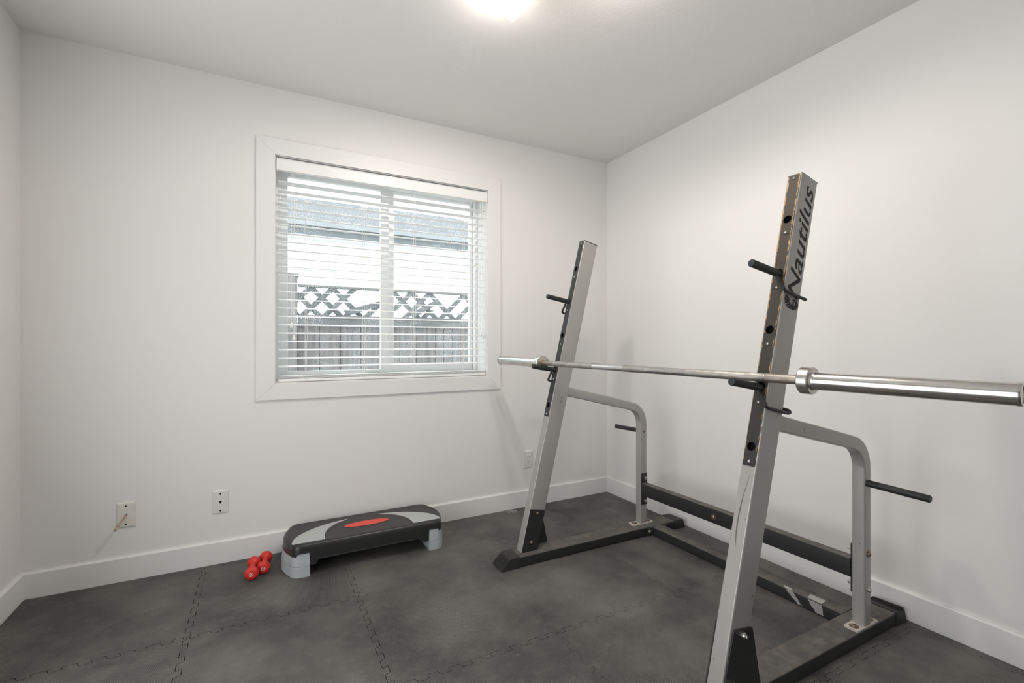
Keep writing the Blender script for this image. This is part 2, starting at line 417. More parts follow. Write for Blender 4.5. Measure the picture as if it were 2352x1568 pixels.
obj('glass_pane', B(-1.54, -1.02, .208, .212, .957, 2.034), 'glass', win)
bm = bmesh.new()
lathe(bm, (-1.588, .161, 1.10), (0, -1, 0), [(0, .010), (.006, .009)], 16); bx(bm, -1.598, -1.583, .150, .160, 1.105, 1.165)
obj('latch', bm, 'vinyl', win, bevel=.002)
obj('pull_handle', B(-1.71, -1.63, .150, .160, .924, .936), 'vinyl', win, bevel=.003)

# venetian blind, hung inside the opening
bl = thing('venetian_blind', 'white horizontal slat blind lowered and open inside the window recess', 'blind', (-1.593, .03, 2.07))
bm = bmesh.new()
prof = [(-.004, 2.001), (-.010, 2.004), (-.010, 2.056), (-.0065, 2.0595), (-.010, 2.063), (-.006, 2.0665), (-.002, 2.0665), (-.002, 2.001)]
loft(bm, [[(x, y, z) for y, z in prof] for x in (-2.1985, -.9855)])
bx(bm, -2.1985, -2.190, -.002, .012, 2.001, 2.0665); bx(bm, -.994, -.9855, -.002, .012, 2.001, 2.0665)
obj('valance', bm, 'slat', bl)
bm = bmesh.new(); bx(bm, -2.192, -.996, .010, .066, 2.018, 2.062); obj('headrail', bm, 'slat', bl, bevel=.002)
for x in (-2.055, -1.605, -1.09): obj('valance_clip', B(x - .008, x + .008, -.0118, -.0105, 2.0597, 2.0620), 'zinc', bl)
z = 1.949; k = 0; TILT = .10
zs = []
while z > .94: zs.append(z); z -= .04455
for zi, z in enumerate(zs):
    bm = bmesh.new(); rings = []; tl_ = (-.10, -.03, .03, .07)[zi] if zi < 4 else TILT
    for x in (-2.189, -.990):
        top = []; bot = []
        for i in range(9):
            u = (i / 8 - .5) * .050; c = .0032 * (1 - (2 * u / .05) ** 2)
            y = .040 + u; zz = z + u * math.tan(tl_) + c
            top.append((x, y, zz + .0014)); bot.append((x, y, zz - .0014))
        rings.append(top + bot[::-1])
    loft(bm, rings); obj('slat', bm, 'slat', bl, smooth=30)
zb = OZ0 + .002
bm = bmesh.new()
for q in range(3):
    bx(bm, -2.189, -.990, .017, .064, zb + .0185 + q * .0052, zb + .0215 + q * .0052)
obj('gathered_slats', bm, 'slat', bl)
bm = bmesh.new(); bx(bm, -2.191, -.988, .016, .065, zb, zb + .016); obj('bottom_rail', bm, 'slat', bl, bevel=.003)
LX = [-2.056, -1.749, -1.461, -1.145]
for x in LX:
    bm = bmesh.new()
    for y in (.0135, .0665): tube(bm, [(x, y, 2.02), (x, y, zb + .02)], .0011, 6)
    tube(bm, [(x + .012, .0125, 2.02), (x + .010, .0125, 1.3), (x + .001, .0125, .93), (x + .004, .0125, zb + .004)], .0009, 6)
    tube(bm, [(x - .004, .0675, zb + .02), (x - .004, .012, zb + .017)], .001, 6)
    obj('ladder_cord', bm, 'cord', bl)
def pull(xa, xb, zt, za, zb_):
    bm = bmesh.new()
    for x, zz in ((xa, za), (xb, zb_)): tube(bm, [(x, .008, zt), (x, .008, zz)], .0013, 6)
    o = obj('pull_cord', bm, 'cord', bl)
    for x, zz in ((xa, za), (xb, zb_)):
        bm = bmesh.new(); lathe(bm, (x, .008, zz + .004), (0, 0, -1), [(0, .003), (.006, .005), (.018, .0085), (.026, .009), (.029, .006)], 14)
        obj('cord_tassel', bm, 'slat', o, smooth=40)
pull(-1.026, -1.013, 2.02, 1.166, 1.150)
pull(-2.126, -2.115, 2.02, 1.20, 1.135)

# ------------------------------------------------------------------ interlocking foam mat
PT = .6136; XS = [-3.125 + PT * i for i in range(6)]; YS = [-.040 - .615 * i for i in range(5)]
AMP = .0098; NT = 8
def seam(L, flip=1):
    out = [(0.0, 0.0), (.010, 0.0)]
    P = L / NT
    for i in range(NT):
        s0 = i * P; sg = flip * (1 if i % 1 == 0 else -1)
        a = .012 if i == 0 else .07 * P
        out += [(s0 + a, -AMP * sg), (s0 + .40 * P, -AMP * sg)]
        for q in range(9):
            t = q / 8; out.append((s0 + P * (.47 + .055 * math.sin(2 * PI * t) * 1.0 + .05 * (t - .5)), -AMP * sg * math.cos(PI * t)))
        out += [(s0 + .56 * P, AMP * sg), (s0 + (P - (.012 if i == NT - 1 else .07 * P)), AMP * sg)]
    out += [(L - .010, 0.0), (L, 0.0)]
    r = [out[0]]
    for p in out[1:]:
        if abs(p[0] - r[-1][0]) + abs(p[1] - r[-1][1]) > 1e-5: r.append(p)
    return r
def edge(p, q, wavy):
    p = Vector(p); q = Vector(q); d = (q - p); L = d.length; d.normalize(); nrm = Vector((-d.y, d.x))
    if not wavy: return [p, q]
    return [p + d * s + nrm * o for s, o in seam(L)]
def tile(name, c00, c10, c11, c01, wav, gaps, mat, parent):
    # shared seams always run in +x or +y so that neighbours fit
    E_ = [edge(c00, c10, wav[0]), edge(c10, c11, wav[1]), edge(c01, c11, wav[2])[::-1], edge(c00, c01, wav[3])[::-1]]
    P = []; G = []
    for e_, g in zip(E_, gaps):
        P += e_[:-1]; G += [g] * (len(e_) - 1)
    n = len(P); Q = []
    for i in range(n):
        a, b, c = P[i - 1], P[i], P[(i + 1) % n]
        d1 = (b - a).normalized(); d2 = (c - b).normalized()
        n1 = Vector((-d1.y, d1.x)); n2 = Vector((-d2.y, d2.x)); nn = (n1 + n2)
        if nn.length < 1e-6: nn = n1
        nn.normalize(); k = 1 / max(.5, nn.dot(n1)); Q.append(b + nn * G[i] * k)
    bm = bmesh.new(); poly_prism(bm, [(q.x, q.y) for q in Q], -.012, 0, lambda p, q, h: (p, q, h))
    return obj(name, bm, mat, parent)
matt = thing('interlocking_floor_mat', 'black foam puzzle mat covering the whole room floor', 'floor mat', (-1.6, -1.25, -.012))
GX = {0: .0004, 1: .0012, 2: .0011, 3: .0006, 4: .0008, 5: .0007}
GY = {0: .0004, 1: .0007, 2: .0010, 3: .0009, 4: .001}
for i in range(5):
    for j in range(4):
        x0, x1, y1, y0 = XS[i], XS[i + 1], YS[j], YS[j + 1]
        gy1 = .0013 if (j == 1 and i < 2) else GY[j]
        gy0 = .0013 if (j == 0 and i < 2) else GY[j + 1]
        tile('mat_tile', (x0, y0), (x1, y0), (x1, y1), (x0, y1), (1, 1, 1, 1), (gy0, GX[i + 1], gy1, GX[i]), 'mat_a' if (i + j) % 2 else 'mat_b', matt)
xl, xr, yb = -RW + BT + .002, -BT - .002, -BT - .002
for j in range(4):
    tile('border_strip', (XS[5], YS[j + 1]), (xr, YS[j + 1]), (xr, YS[j]), (XS[5], YS[j]), (0, 0, 0, 1), (.0005, 0, .0005, .0007), 'mat_a', matt)
    tile('border_strip', (xl, YS[j + 1]), (XS[0], YS[j + 1]), (XS[0], YS[j]), (xl, YS[j]), (0, 1, 0, 0), (.0005, .0007, .0005, 0), 'mat_a', matt)
for i in range(5):
    tile('border_strip', (XS[i], YS[0]), (XS[i + 1], YS[0]), (XS[i + 1], yb), (XS[i], yb), (1, 0, 0, 0), (.0005, .0005, 0, .0005), 'mat_b', matt)

bm = bmesh.new(); rnd = random.Random(11)
for i in range(9):                                            # white scrape marks near the window wall
    x = -.895 + i * .0115; y0 = -.024 - .0012 * i - rnd.uniform(0, .004); L = (.010, .012, .014, .045, .012, .040, .045, .050, .038)[i]
    bm.faces.new([bm.verts.new(p) for p in ((x, y0, .0004), (x + .0030, y0, .0004), (x + .0045, y0 - L, .0004), (x + .0018, y0 - L, .0004))])
obj('scrape_mark', bm, 'print', matt)
for xa, xb in ((xl, XS[0]), (XS[5], xr)):
    obj('border_corner', B(xa, xb, YS[0] + .0005, yb, -.012, 0), 'mat_a', matt)

# ------------------------------------------------------------------ squat rack
R = dict(x0=-1.16734, y0=-0.72202, r=0.01171, S=1.09044, bw=0.09739, bh=0.04967, u_r=1.05955, uc=0.865, cw=0.07756, uw=0.05083, ud=0.08939,
         ub=0.04073, th=0.25782, Lu=1.66322, pu=0.82914, pw=0.04348, pd=0.04518, ph=0.74437, au=0.23975, az=0.0491, crz=0.21878, crh=0.06995,
         t=(-0.03158, -0.00573), rr=(0.02117, 0.00636), u1=0.0045, po=0.02178, uo=0.01599)
def Wp(u, v, z, k=None):
    if k is not None:
        a = R['rr'][k]; v0 = R['S'] * k; du = u - R['uc']; dv = v - v0
        u = R['uc'] + du * math.cos(a) - dv * math.sin(a) + (R['u1'] if k else 0); v = v0 + du * math.sin(a) + dv * math.cos(a)
    c, s = math.cos(R['r']), math.sin(R['r'])
    return Vector((R['x0'] + u * c + v * s, R['y0'] + u * s - v * c, z))
def UP(t, d, s, k):
    """upright k: t along it, d depth towards the wall, s sideways towards the camera"""
    u = R['ub'] + t * math.sin(R['th']) + d * math.cos(R['th']); z = R['bh'] + t * math.cos(R['th']) - d * math.sin(R['th'])
    v = (-R['uo'] if k == 0 else R['S'] + R['uo']) + R['t'][k] * z + s
    return Wp(u, v, z, k)
rack = thing('squat_rack', 'silver and black steel squat stand with two leaning uprights beside the right wall', 'squat rack', tuple(Wp(.55, R['S'] / 2, 0)))
bw, bh, uw, ud, S = R['bw'], R['bh'], R['uw'], R['ud'], R['S']
def rrect(a0, a1, b0, b1, r, n=4):
    out = []
    for cx_, cy_, q in ((a1 - r, b1 - r, 0), (a0 + r, b1 - r, 1), (a0 + r, b0 + r, 2), (a1 - r, b0 + r, 3)):
        for i in range(n + 1):
            t = (q + i / n) * PI / 2; out.append((cx_ + r * math.cos(t), cy_ + r * math.sin(t)))
    return out
for k in (0, 1):
    v0 = S * k
    F = lambda u, v, z, k=k: Wp(u, v, z, k)
    # foot tube
    bm = bmesh.new(); loft(bm, [[F(u, v0 + a, z) for a, z in rrect(-bw / 2, bw / 2, .002, bh, .004)] for u in (-.002, R['u_r'] + .002)])
    foot = obj('base_foot', bm, 'black', rack, smooth=40)
    # rubber end caps: a sleeve with a ribbed slanting face
    def cap(sg, ue):
        bm = bmesh.new(); o = .003; hw = bw / 2 + o; zt = bh + o
        topo, boto = (.038, .086) if sg < 0 else (.045, .066)
        P = lambda a, v, z: F(ue + sg * a, v0 + v, z)
        prof = [(-.014, 0.0005), (boto - .003, 0.0005), (boto, .003), (topo + .002, zt - .002), (topo - .002, zt), (-.014, zt)]
        loft(bm, [[P(a, v, z) for a, z in prof] for v in (-hw, hw)])
        for i in range(9):
            v = -hw + .006 + i * (2 * hw - .012) / 8
            A = [(boto - .001, .006), (topo + .004, zt - .004)]
            q = [P(A[0][0], v - .0034, A[0][1]), P(A[0][0], v + .0034, A[0][1]), P(A[1][0], v + .0034, A[1][1]), P(A[1][0], v - .0034, A[1][1])]
            q2 = [P(A[0][0] + .006, v - .0022, A[0][1]), P(A[0][0] + .006, v + .0022, A[0][1]), P(A[1][0] + .006, v + .0022, A[1][1] - .001), P(A[1][0] + .006, v - .0022, A[1][1] - .001)]
            loft(bm, [q, q2])
        return obj('rubber_end_cap', bm, 'rubber', foot)
    cap(-1, 0.0)
    c2 = cap(1, R['u_r'])
    if k == 1:
        c2['label'] = 'torn rubber cap with frayed top edge'
        bm = bmesh.new(); rnd = random.Random(4); P0 = []; n = 46
        for i in range(n + 1):                                # frayed lip of the torn cap
            v = -bw / 2 - .004 + (bw + .008) * i / n; P0.append(v)
        rows = []
        for j in range(5):
            rows.append([F(R['u_r'] + .012 + j * .009 + rnd.uniform(-.002, .002), S + v, bh + .003 + .006 * math.sin(PI * j / 4) * (.5 + .9 * i / n) + rnd.uniform(0, .0028) * (i / n)) for i, v in enumerate(P0)])
        loft(bm, rows, cap=False, closed=False)
        bmesh.ops.solidify(bm, geom=bm.faces[:], thickness=.0015)
        obj('frayed_lip', bm, 'rubber', c2)
    # upright tube: rounded rectangle, front face open where the hook holes are
    tb = [0.0, R['Lu']]
    zb_ = lambda d: d * math.tan(R['th'])                        # mitred foot so that it stands flat on the tube
    bm = bmesh.new(); sec = rrect(0, ud, -uw / 2, uw / 2, .0045, 4)
    lo = [UP(zb_(d), d, s, k) for d, s in sec]; hi = [UP(R['Lu'], d, s, k) for d, s in sec]
    n = len(sec)
    vl = [bm.verts.new(p) for p in lo]; vh = [bm.verts.new(p) for p in hi]
    flat = [i for i in range(n) if sec[i][0] < 1e-6 and sec[(i + 1) % n][0] < 1e-6]
    for i in range(n):
        if i in flat: continue
        j = (i + 1) % n; bm.faces.new((vl[i], vl[j], vh[j], vh[i]))
    bm.faces.new(vh)
    HT = [.745, .936, 1.1215, 1.3125, 1.5005]
    hwf = uw / 2 - .0045; HR = .0152
    def holed(bm, d, hw, t0, t1, holes, hr, depth, uvl=None):
        """flat strip facing the room with round holes and short hole walls"""
        cuts = [t0]
        for h in holes: cuts += [h - hw, h + hw]
        cuts.append(t1)
        def quad(a, b):
            q = [bm.verts.new(UP(a, d, -hw, k)), bm.verts.new(UP(a, d, hw, k)), bm.verts.new(UP(b, d, hw, k)), bm.verts.new(UP(b, d, -hw, k))]
            f = bm.faces.new(q)
            if uvl:
                for lp, (e_, t) in zip(f.loops, ((-1, a), (1, a), (1, b), (-1, b))): lp[uvl].uv = (e_, t)
        if holes:
            for i in range(0, len(cuts) - 1, 2):
                if cuts[i + 1] - cuts[i] > 1e-5: quad(cuts[i], cuts[i + 1])
        else: quad(t0, t1)
        for h in holes:
            N = 32; inn = []; outr = []; deep = []; oc = []
            for i in range(N):
                a = 2 * PI * i / N + PI / 4; c, s = math.cos(a), math.sin(a); m_ = max(abs(c), abs(s))
                inn.append(bm.verts.new(UP(h + hr * s, d, hr * c, k))); deep.append(bm.verts.new(UP(h + hr * s, d + depth, hr * c, k)))
                outr.append(bm.verts.new(UP(h + hw * s / m_, d, hw * c / m_, k))); oc.append((c / m_, h + hw * s / m_, hr * c / hw, h + hr * s))
            for i in range(N):
                j = (i + 1) % N
                f = bm.faces.new((inn[i], outr[i], outr[j], inn[j])); bm.faces.new((inn[i], inn[j], deep[j], deep[i]))
                if uvl:
                    for lp, q in zip(f.loops, ((oc[i][2], oc[i][3]), (oc[i][0], oc[i][1]), (oc[j][0], oc[j][1]), (oc[j][2], oc[j][3]))): lp[uvl].uv = q
    holed(bm, 0, hwf, 0, R['Lu'], HT, HR, .0025)
    upr = obj('upright', bm, 'silver', rack, smooth=40)
    # black sheet standing in for the shade inside the hollow tube
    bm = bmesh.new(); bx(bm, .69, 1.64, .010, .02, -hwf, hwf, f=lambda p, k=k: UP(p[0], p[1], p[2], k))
    obj('tube_shade_sheet', bm, 'dark', upr)
    obj('top_cap', B(R['Lu'] - .002, R['Lu'] + (.0006 if k else .0035), -.0002, ud + .0002, -uw / 2 - .0002, uw / 2 + .0002, lambda p, k=k: UP(p[0], p[1], p[2], k)), 'rubber', upr, bevel=.001)
    # wear strip
    bm = bmesh.new(); uvl = bm.loops.layers.uv.new('UVMap')
    hs = .0205
    holed(bm, -.0016, hs, .685, R['Lu'] - .003, HT, .0142, .004, uvl)
    for (a, b) in ((.685, R['Lu'] - .003),):
        for s in (-hs, hs):
            bm.faces.new([bm.verts.new(UP(t, d, s, k)) for t, d in ((a, -.0016), (b, -.0016), (b, .0002), (a, .0002))])
        for t in (a, b):
            bm.faces.new([bm.verts.new(UP(t, d, s, k)) for s, d in ((-hs, -.0016), (hs, -.0016), (hs, .0002), (-hs, .0002))])
    strip = obj('wear_strip', bm, 'strip_worn' if k else 'strip', rack)
    if k: strip['label'] = 'black strip with edges worn to brass colour'
    for h in HT:                                               # thin steel plate around every hole
        bm = bmesh.new(); uvl = bm.loops.layers.uv.new('UVMap')
        holed(bm, -.0028, .0198, h - .052, h + .030, [h], .0138, .001, uvl)
        for s in (-.0198, .0198):
            bm.faces.new([bm.verts.new(UP(t, d, s, k)) for t, d in ((h - .052, -.0028), (h + .03, -.0028), (h + .03, -.0015), (h - .052, -.0015))])
        for t in (h - .052, h + .03):
            bm.faces.new([bm.verts.new(UP(t, d, s, k)) for s, d in ((-.0198, -.0028), (.0198, -.0028), (.0198, -.0015), (-.0198, -.0015))])
        obj('hole_plate', bm, 'strip_worn' if k else 'strip', strip)
    for t in (.698, .885, 1.074, 1.264, 1.456, 1.649):
        bm = bmesh.new(); bolt(bm, UP(t, -.002, 0, k), UP(t, -1, 0, k) - UP(t, 0, 0, k), .0048, .0032); obj('screw', bm, 'zinc', strip, smooth=40)
    # gusset plates at the foot: inner one follows the tube, outer one is a trapezoid
    out = 1 if k else -1
    def plate(name, pts, s0, s1, rr=.008):
        pp = fillet([(p[0], p[1], 0) for p in pts + pts[:1]], rr, 3)
        pp = [(p.x, p.y) for p in pp[:-1]]
        bm = bmesh.new(); poly_prism(bm, pp, s0, s1, lambda p, q, h, k=k: UP(p, q, h, k)); return obj(name, bm, 'blackclean', upr, bevel=.0008)
    si = -out * uw / 2
    plate('inner_gusset', [(.0015, .001), (.018 + .006, ud - .002), (.221, ud - .002), (.214, .001)], si, si - out * .004, .003)
    so = out * uw / 2
    plate('outer_gusset', [(.004, .004), (.049, .178), (.075, .166), (.222, .094), (.212, .010)], so, so + out * .004)
    for (t, d) in ((.20, .047), (.056, .045)):
        bm = bmesh.new(); bolt(bm, UP(t, d, si - out * .004, k), UP(t, d, -out, k) - UP(t, d, 0, k), .0085, .006); obj('bolt_head', bm, 'rustbolt', upr, smooth=40)
        bm = bmesh.new(); o0 = UP(t, d, so + out * .004, k); dd = UP(t, d, out, k) - UP(t, d, 0, k)
        lathe(bm, o0, dd, [(0, .0095), (.009, .0095), (.010, .0085)], 6); lathe(bm, o0, dd, [(.009, .0078), (.014, .0068)], 16); lathe(bm, o0, dd, [(.013, .0042), (.020, .0040)], 12)
        obj('lock_nut', bm, 'zinc', upr, smooth=30)
    # bar hooks
    for t in (.9325, 1.3105):
        bm = bmesh.new(); a = .168; p0 = UP(t, 0, 0, k)
        dr = (Wp(-math.cos(a), 0, math.sin(a)) - Wp(0, 0, 0)).normalized()
        lathe(bm, p0 - dr * .012, dr, [(0, .0122), (.1555, .0122), (.158, .0112), (.1585, .009)], 24)
        hk = obj('bar_hook', bm, 'hook', rack, smooth=40)
        A = [(t - .004, -.020, 0), (t - .012, -.0195, out * .004), (t - .050, -.014, out * .0285), (t - .060, -.008, out * .0335), (t - .061, .045, out * .0345), (t - .058, .104, out * .0345)]
        if t < 1.2: A += [(t - .050, .1075, out * .032), (t - .046, .1035, out * .012)]
        bm = bmesh.new(); tube(bm, smooth_path([UP(a_, d_, s_, k) for a_, d_, s_ in A], 6), .0052, 12); obj('lock_wire', bm, 'hook', hk, smooth=60)
    # rear post with its bent arm
    vp = (-R['po'] if k == 0 else S + R['po']); pu, pd, pw = R['pu'], R['pd'], R['pw']
    sl = R['au']; ang = math.atan(sl)
    # centre line: up the post, round the bend, up the arm to the upright
    ri = .085; h = pd / 2
    x_post = pu + h
    zline = lambda u: R['ph'] - (u - pu) * sl - R['az'] / 2 * math.cos(ang) * 1.03
    turn = PI / 2 - ang; rc = ri + h; tl = rc * math.tan(turn / 2)
    zc = zline(x_post); cz = zc - tl; cu_ = x_post - rc
    path = [((x_post, bh + .006), 0.0), ((x_post, cz), 0.0)]
    nb = 14
    for i in range(1, nb + 1):
        t = turn * i / nb; path.append(((cu_ + rc * math.cos(t), cz + rc * math.sin(t)), t))
    ul = .30
    for uu in (.6, .45, ul): path.append(((uu, zline(uu)), turn))
    bm = bmesh.new(); rings = []
    vend = (-R['uo'] if k == 0 else S + R['uo']) + R['t'][k] * .88
    for (u, z), t in path:
        hh = h if u > .75 else R['az'] / 2
        f_ = 0 if u >= cu_ else (cu_ - u) / (cu_ - ul)
        vc = vp * (1 - f_) + vend * f_
        rings.append([F(u + a * math.cos(t), vc + b, z + a * math.sin(t)) for a, b in rrect(-hh, hh, -pw / 2, pw / 2, .005, 3)])
    # end the arm on the back face of the upright
    loft(bm, rings)
    post = obj('rear_post', bm, 'silver', rack, smooth=40)
    bm = bmesh.new(); loft(bm, [[F(u, v, z) for u, v in rrect(.776, .922, vp - .0245, vp + .0245, .006)] for z in (bh, bh + .0055)])
    ft = obj('mounting_plate', bm, simple('worn_zinc_plate%d' % k, (0.62, 0.58, 0.53), .45, .3, var=.15, vscale=50), post)
    for u in (.802, .901):
        bm = bmesh.new(); bolt(bm, F(u, vp, bh + .0055), (0, 0, 1), .0105, .005, washer=True); obj('plate_bolt', bm, 'rustbolt', ft, smooth=40)
    # plate storage peg, pointing away from the rack
    L = .187 if k else .197; zz = .579 if k else .585
    bm = bmesh.new(); a0 = F(.846, vp + out * (pw / 2 - .001), zz); a1 = F(.846, vp + out * (pw / 2 + L), zz - .006)
    lathe(bm, a0, a1 - a0, [(0, .0125), (L - .002, .0125), (L, .011)], 22); obj('storage_peg', bm, 'hook', rack, smooth=40)
    bm = bmesh.new(); bolt(bm, F(.852, vp - out * pw / 2, zz), F(0, -out, 0) - F(0, 0, 0), .0072, .005); obj('peg_bolt', bm, 'rustbolt', post, smooth=40)
    # bolts of the upper cross beam
    for zz in (.317, .186):
        bm = bmesh.new(); bolt(bm, F(.854, vp + out * pw / 2, zz), F(0, out, 0) - F(0, 0, 0), .009, .007, hexa=zz < .2, washer=True)
        obj('beam_bolt', bm, 'zinc' if zz < .2 else 'rustbolt', post, smooth=30)
        bm = bmesh.new(); o0 = F(.854, vp - out * (pw / 2 + .004), zz); dd = F(0, -out, 0) - F(0, 0, 0)
        lathe(bm, o0, dd, [(0, .0088), (.009, .0088)], 6); lathe(bm, o0, dd, [(.008, .0042), (.021, .0040)], 12); obj('beam_nut', bm, 'zinc', post, smooth=30)
# lettering and shell emblem on the near upright
def text_mesh(body, size=1.0, shear=0.0, offset=0.0):
    cu = bpy.data.curves.new('letters', 'FONT'); cu.body = body; cu.size = size; cu.shear = shear; cu.offset = offset
    cu.fill_mode = 'FRONT'; cu.resolution_u = 6
    o = bpy.data.objects.new('letters', cu); C.objects.link(o)
    bpy.context.view_layer.update()
    me = bpy.data.meshes.new_from_object(o.evaluated_get(bpy.context.evaluated_depsgraph_get()))
    bpy.data.objects.remove(o); bpy.data.curves.remove(cu)
    return me
me = text_mesh('Nautilus', 1.0, .33, .004)
xs = [v.co.x for v in me.vertices]; ys = [v.co.y for v in me.vertices]
T0, T1, DB, DT = 1.240, 1.632, .0745, .0165
x0, x1, y0, y1 = min(xs), max(xs), 0.0, max(ys)
bm = bmesh.new(); bm.from_mesh(me); bpy.data.meshes.remove(me)
for v in bm.verts:
    tx = (v.co.x - x0) / (x1 - x0); ty = (v.co.y - y0) / (y1 - y0)
    v.co = UP(T0 + (T1 - T0) * tx, DB + (DT - DB) * ty, uw / 2 + .0005, 1)
lt = obj('brand_lettering', bm, 'ink', rack); lt['label'] = 'black italic lettering on the upright'
bm = bmesh.new()
ctr = (1.228, .053)
nseg = 17
for i in range(nseg):
    # big chamber first (towards the front edge), turning down and round
    a0 = math.radians(205 - 18.5 * i); a1 = math.radians(205 - 18.5 * (i + 1) + 3.0)
    def rad(i): return .0415 * (1 - i / nseg) ** .55 * (.74 + .26 * abs(math.cos(math.radians(205 - 18.5 * i)))) + .006
    r0, r1 = rad(i), rad(i + .9); ri_ = .34 if i < 8 else .45
    P = [(r0 * ri_, a0), (r0, a0), ((r0 + r1) / 2 * 1.0, (a0 + a1) / 2), (r1, a1), (r1 * ri_, a1)]
    # angle measured so that 180 deg points to the front edge (-d) and 270 deg points down the tube
    vs = [bm.verts.new(UP(ctr[0] + (r * math.sin(a)) * .78 * (-1 if False else 1), ctr[1] + r * math.cos(a), uw / 2 + .0005, 1)) for r, a in [(p[0], -p[1] + 0) for p in P]]
    bm.faces.new(vs)
for q in range(8):
    a0 = 2 * PI * q / 8; a1 = a0 + .5
    vs = [bm.verts.new(UP(ctr[0] + r * math.sin(a), ctr[1] + r * math.cos(a), uw / 2 + .0005, 1)) for r, a in ((.003, a0), (.0085, a0), (.0085, a1), (.003, a1))]
    bm.faces.new(vs)
obj('shell_emblem', bm, 'ink', rack)
# long scuff on the front of the near upright
bm = bmesh.new(); pts = [(.655, .008), (.60, -.001), (.55, -.006), (.50, -.007), (.46, -.004), (.438, .001)]
wd = [.0004, .0012, .0022, .0022, .0014, .0003]
P = smooth_path([(a, b, 0) for a, b in pts], 5); nP = len(P)
lf = []; rt = []
for i, p in enumerate(P):
    f_ = i / (nP - 1) * 5; j = min(int(f_), 4); ww = wd[j] * (1 - (f_ - j)) + wd[j + 1] * (f_ - j)
    lf.append(UP(p.x, -.0003, p.y - ww, 1)); rt.append(UP(p.x, -.0003, p.y + ww, 1))
loft(bm, [lf, rt], cap=False, closed=False)
obj('scuff_mark', bm, simple('scuff', (0.13, 0.125, 0.115), .6), rack)
# base cross beam and upper cross beam
va, vb = bw / 2, S - bw / 2
bm = bmesh.new(); loft(bm, [[Wp(a, v, z) for a, z in rrect(R['uc'], R['uc'] + R['cw'], .002, bh - .001, .004)] for v in (va + .003, vb - .001)])
beam = obj('base_cross_beam', bm, 'black', rack, smooth=40)
for v, s, k in ((va, 1, 0), (vb, -1, 1)):
    obj('end_flange', B(.828, .982, 0, .0045 * s, .004, bh - .006, lambda p, v=v, k=k: Wp(p[0], v + p[1], p[2], k)), 'black', beam, bevel=.001)
    for u in (.848, .964):
        bm = bmesh.new(); bolt(bm, Wp(u, v + .0045 * s, .025, k), Wp(0, s, 0) - Wp(0, 0, 0), .0082, .006, hexa=True, washer=True); obj('flange_bolt', bm, 'zinc', beam, smooth=30)
# torn silver tape left on the base beam
def tape(vv):
    bm = bmesh.new(); uc = R['uc']; zt = bh - .001 + .0004; rnd = random.Random(int(vv[0] * 1e4))
    n = 9; rows = []
    for i in range(n + 1):
        f_ = i / n
        a = vv[0] + (vv[1] - vv[0]) * f_ + vv[4]; b = vv[2] + (vv[3] - vv[2]) * f_ + vv[4]
        j = rnd.uniform(-.004, .004) if i > 2 else 0
        z = zt - (zt - .006) * (f_ * 1.35 - .35) / 1.0 if f_ > .26 else zt
        u = uc - .0006 if f_ > .26 else uc + vv[5] * (1 - f_ / .26)
        rows.append([Wp(u, a + j, z), Wp(u, b - j * .6, z)])
    loft(bm, rows, cap=False, closed=False); obj('tape_remnant', bm, 'tape', beam)
tape((.800, .872, .835, .892, 0, .020)); tape((.900, .945, .962, .975, 0, .045))
z0, z1 = R['crz'], R['crz'] + R['crh']; wa, wb = -R['po'] + pw / 2, S + R['po'] - pw / 2
bm = bmesh.new(); loft(bm, [[Wp(a, v, z) for a, z in rrect(R['pu'] + .001, R['pu'] + .0453, z0, z1, .004)] for v in (wa + .004, wb - .004)])
b2 = obj('upper_cross_beam', bm, 'black', rack, smooth=40)
for v, s, k in ((wa, 1, 0), (wb, -1, 1)):
    obj('end_flange', B(.8305, .873, 0, .0043 * s, .163, .345, lambda p, v=v, k=k: Wp(p[0], v + p[1], p[2], k)), 'black', b2, bevel=.001)
for v, zz in ((.489, .251), (.605, .232)):
    bm = bmesh.new(); bolt(bm, Wp(R['pu'] + .001, v, zz), Wp(-1, 0, 0) - Wp(0, 0, 0), .0092, .006, washer=True); obj('beam_bolt', bm, 'rustbolt', b2, smooth=40)

# ------------------------------------------------------------------ barbell
bc = Vector((-.9142, -1.291, .9866)); ba, btl = .0597, -.0045
bd = Vector((math.sin(ba), -math.cos(ba), math.tan(btl))).normalized()
bar = thing('barbell', 'long steel barbell without plates lying on the rack hooks', 'barbell', tuple(bc - bd * 0))
HL = .6555
def seg(name, a, b, r, mat, parent):
    bm = bmesh.new(); lathe(bm, bc + bd * a, bd, [(0, r), (b - a, r)], 32); return obj(name, bm, mat, parent, smooth=40)
sh = seg('shaft', -HL - .0, HL + .0, .0138, 'shaft', bar)
for n_, a, b, mt in (('knurled_grip', -.545, -.255, 'knurl'), ('knurled_grip', -.645, -.549, 'rust'), ('knurled_grip', .255, .545, 'knurl'), ('knurled_grip', .549, .645, 'rust'), ('centre_knurl', -.06, .06, 'knurl')):
    seg(n_, a, b, .01415, mt, sh)
for s in (-1, 1):
    bm = bmesh.new(); d = bd * s
    lathe(bm, bc + d * (HL), d, [(0, .034), (.0005, .0375), (.003, .0395), (.029, .0395), (.032, .038), (.0325, .030), (.036, .0262), (.040, .0258)], 48)
    col = obj('collar', bm, 'collar', bar, smooth=22)
    bm = bmesh.new(); lathe(bm, bc + d * (HL + .034), d, [(0, .0252), (.405, .0252), (.4055, .0262), (.412, .0262), (.4135, .0255), (.4135, .019), (.411, .0185), (.411, .0001)], 48)
    obj('sleeve', bm, 'sleeve', bar, smooth=35)
    bm = bmesh.new(); lathe(bm, bc + d * (HL - .003), d, [(0, .0165), (.004, .0165)], 32); obj('brass_bushing', bm, simple('bushing%d' % s, (0.45, 0.30, 0.12), .4, .9), col, smooth=40)

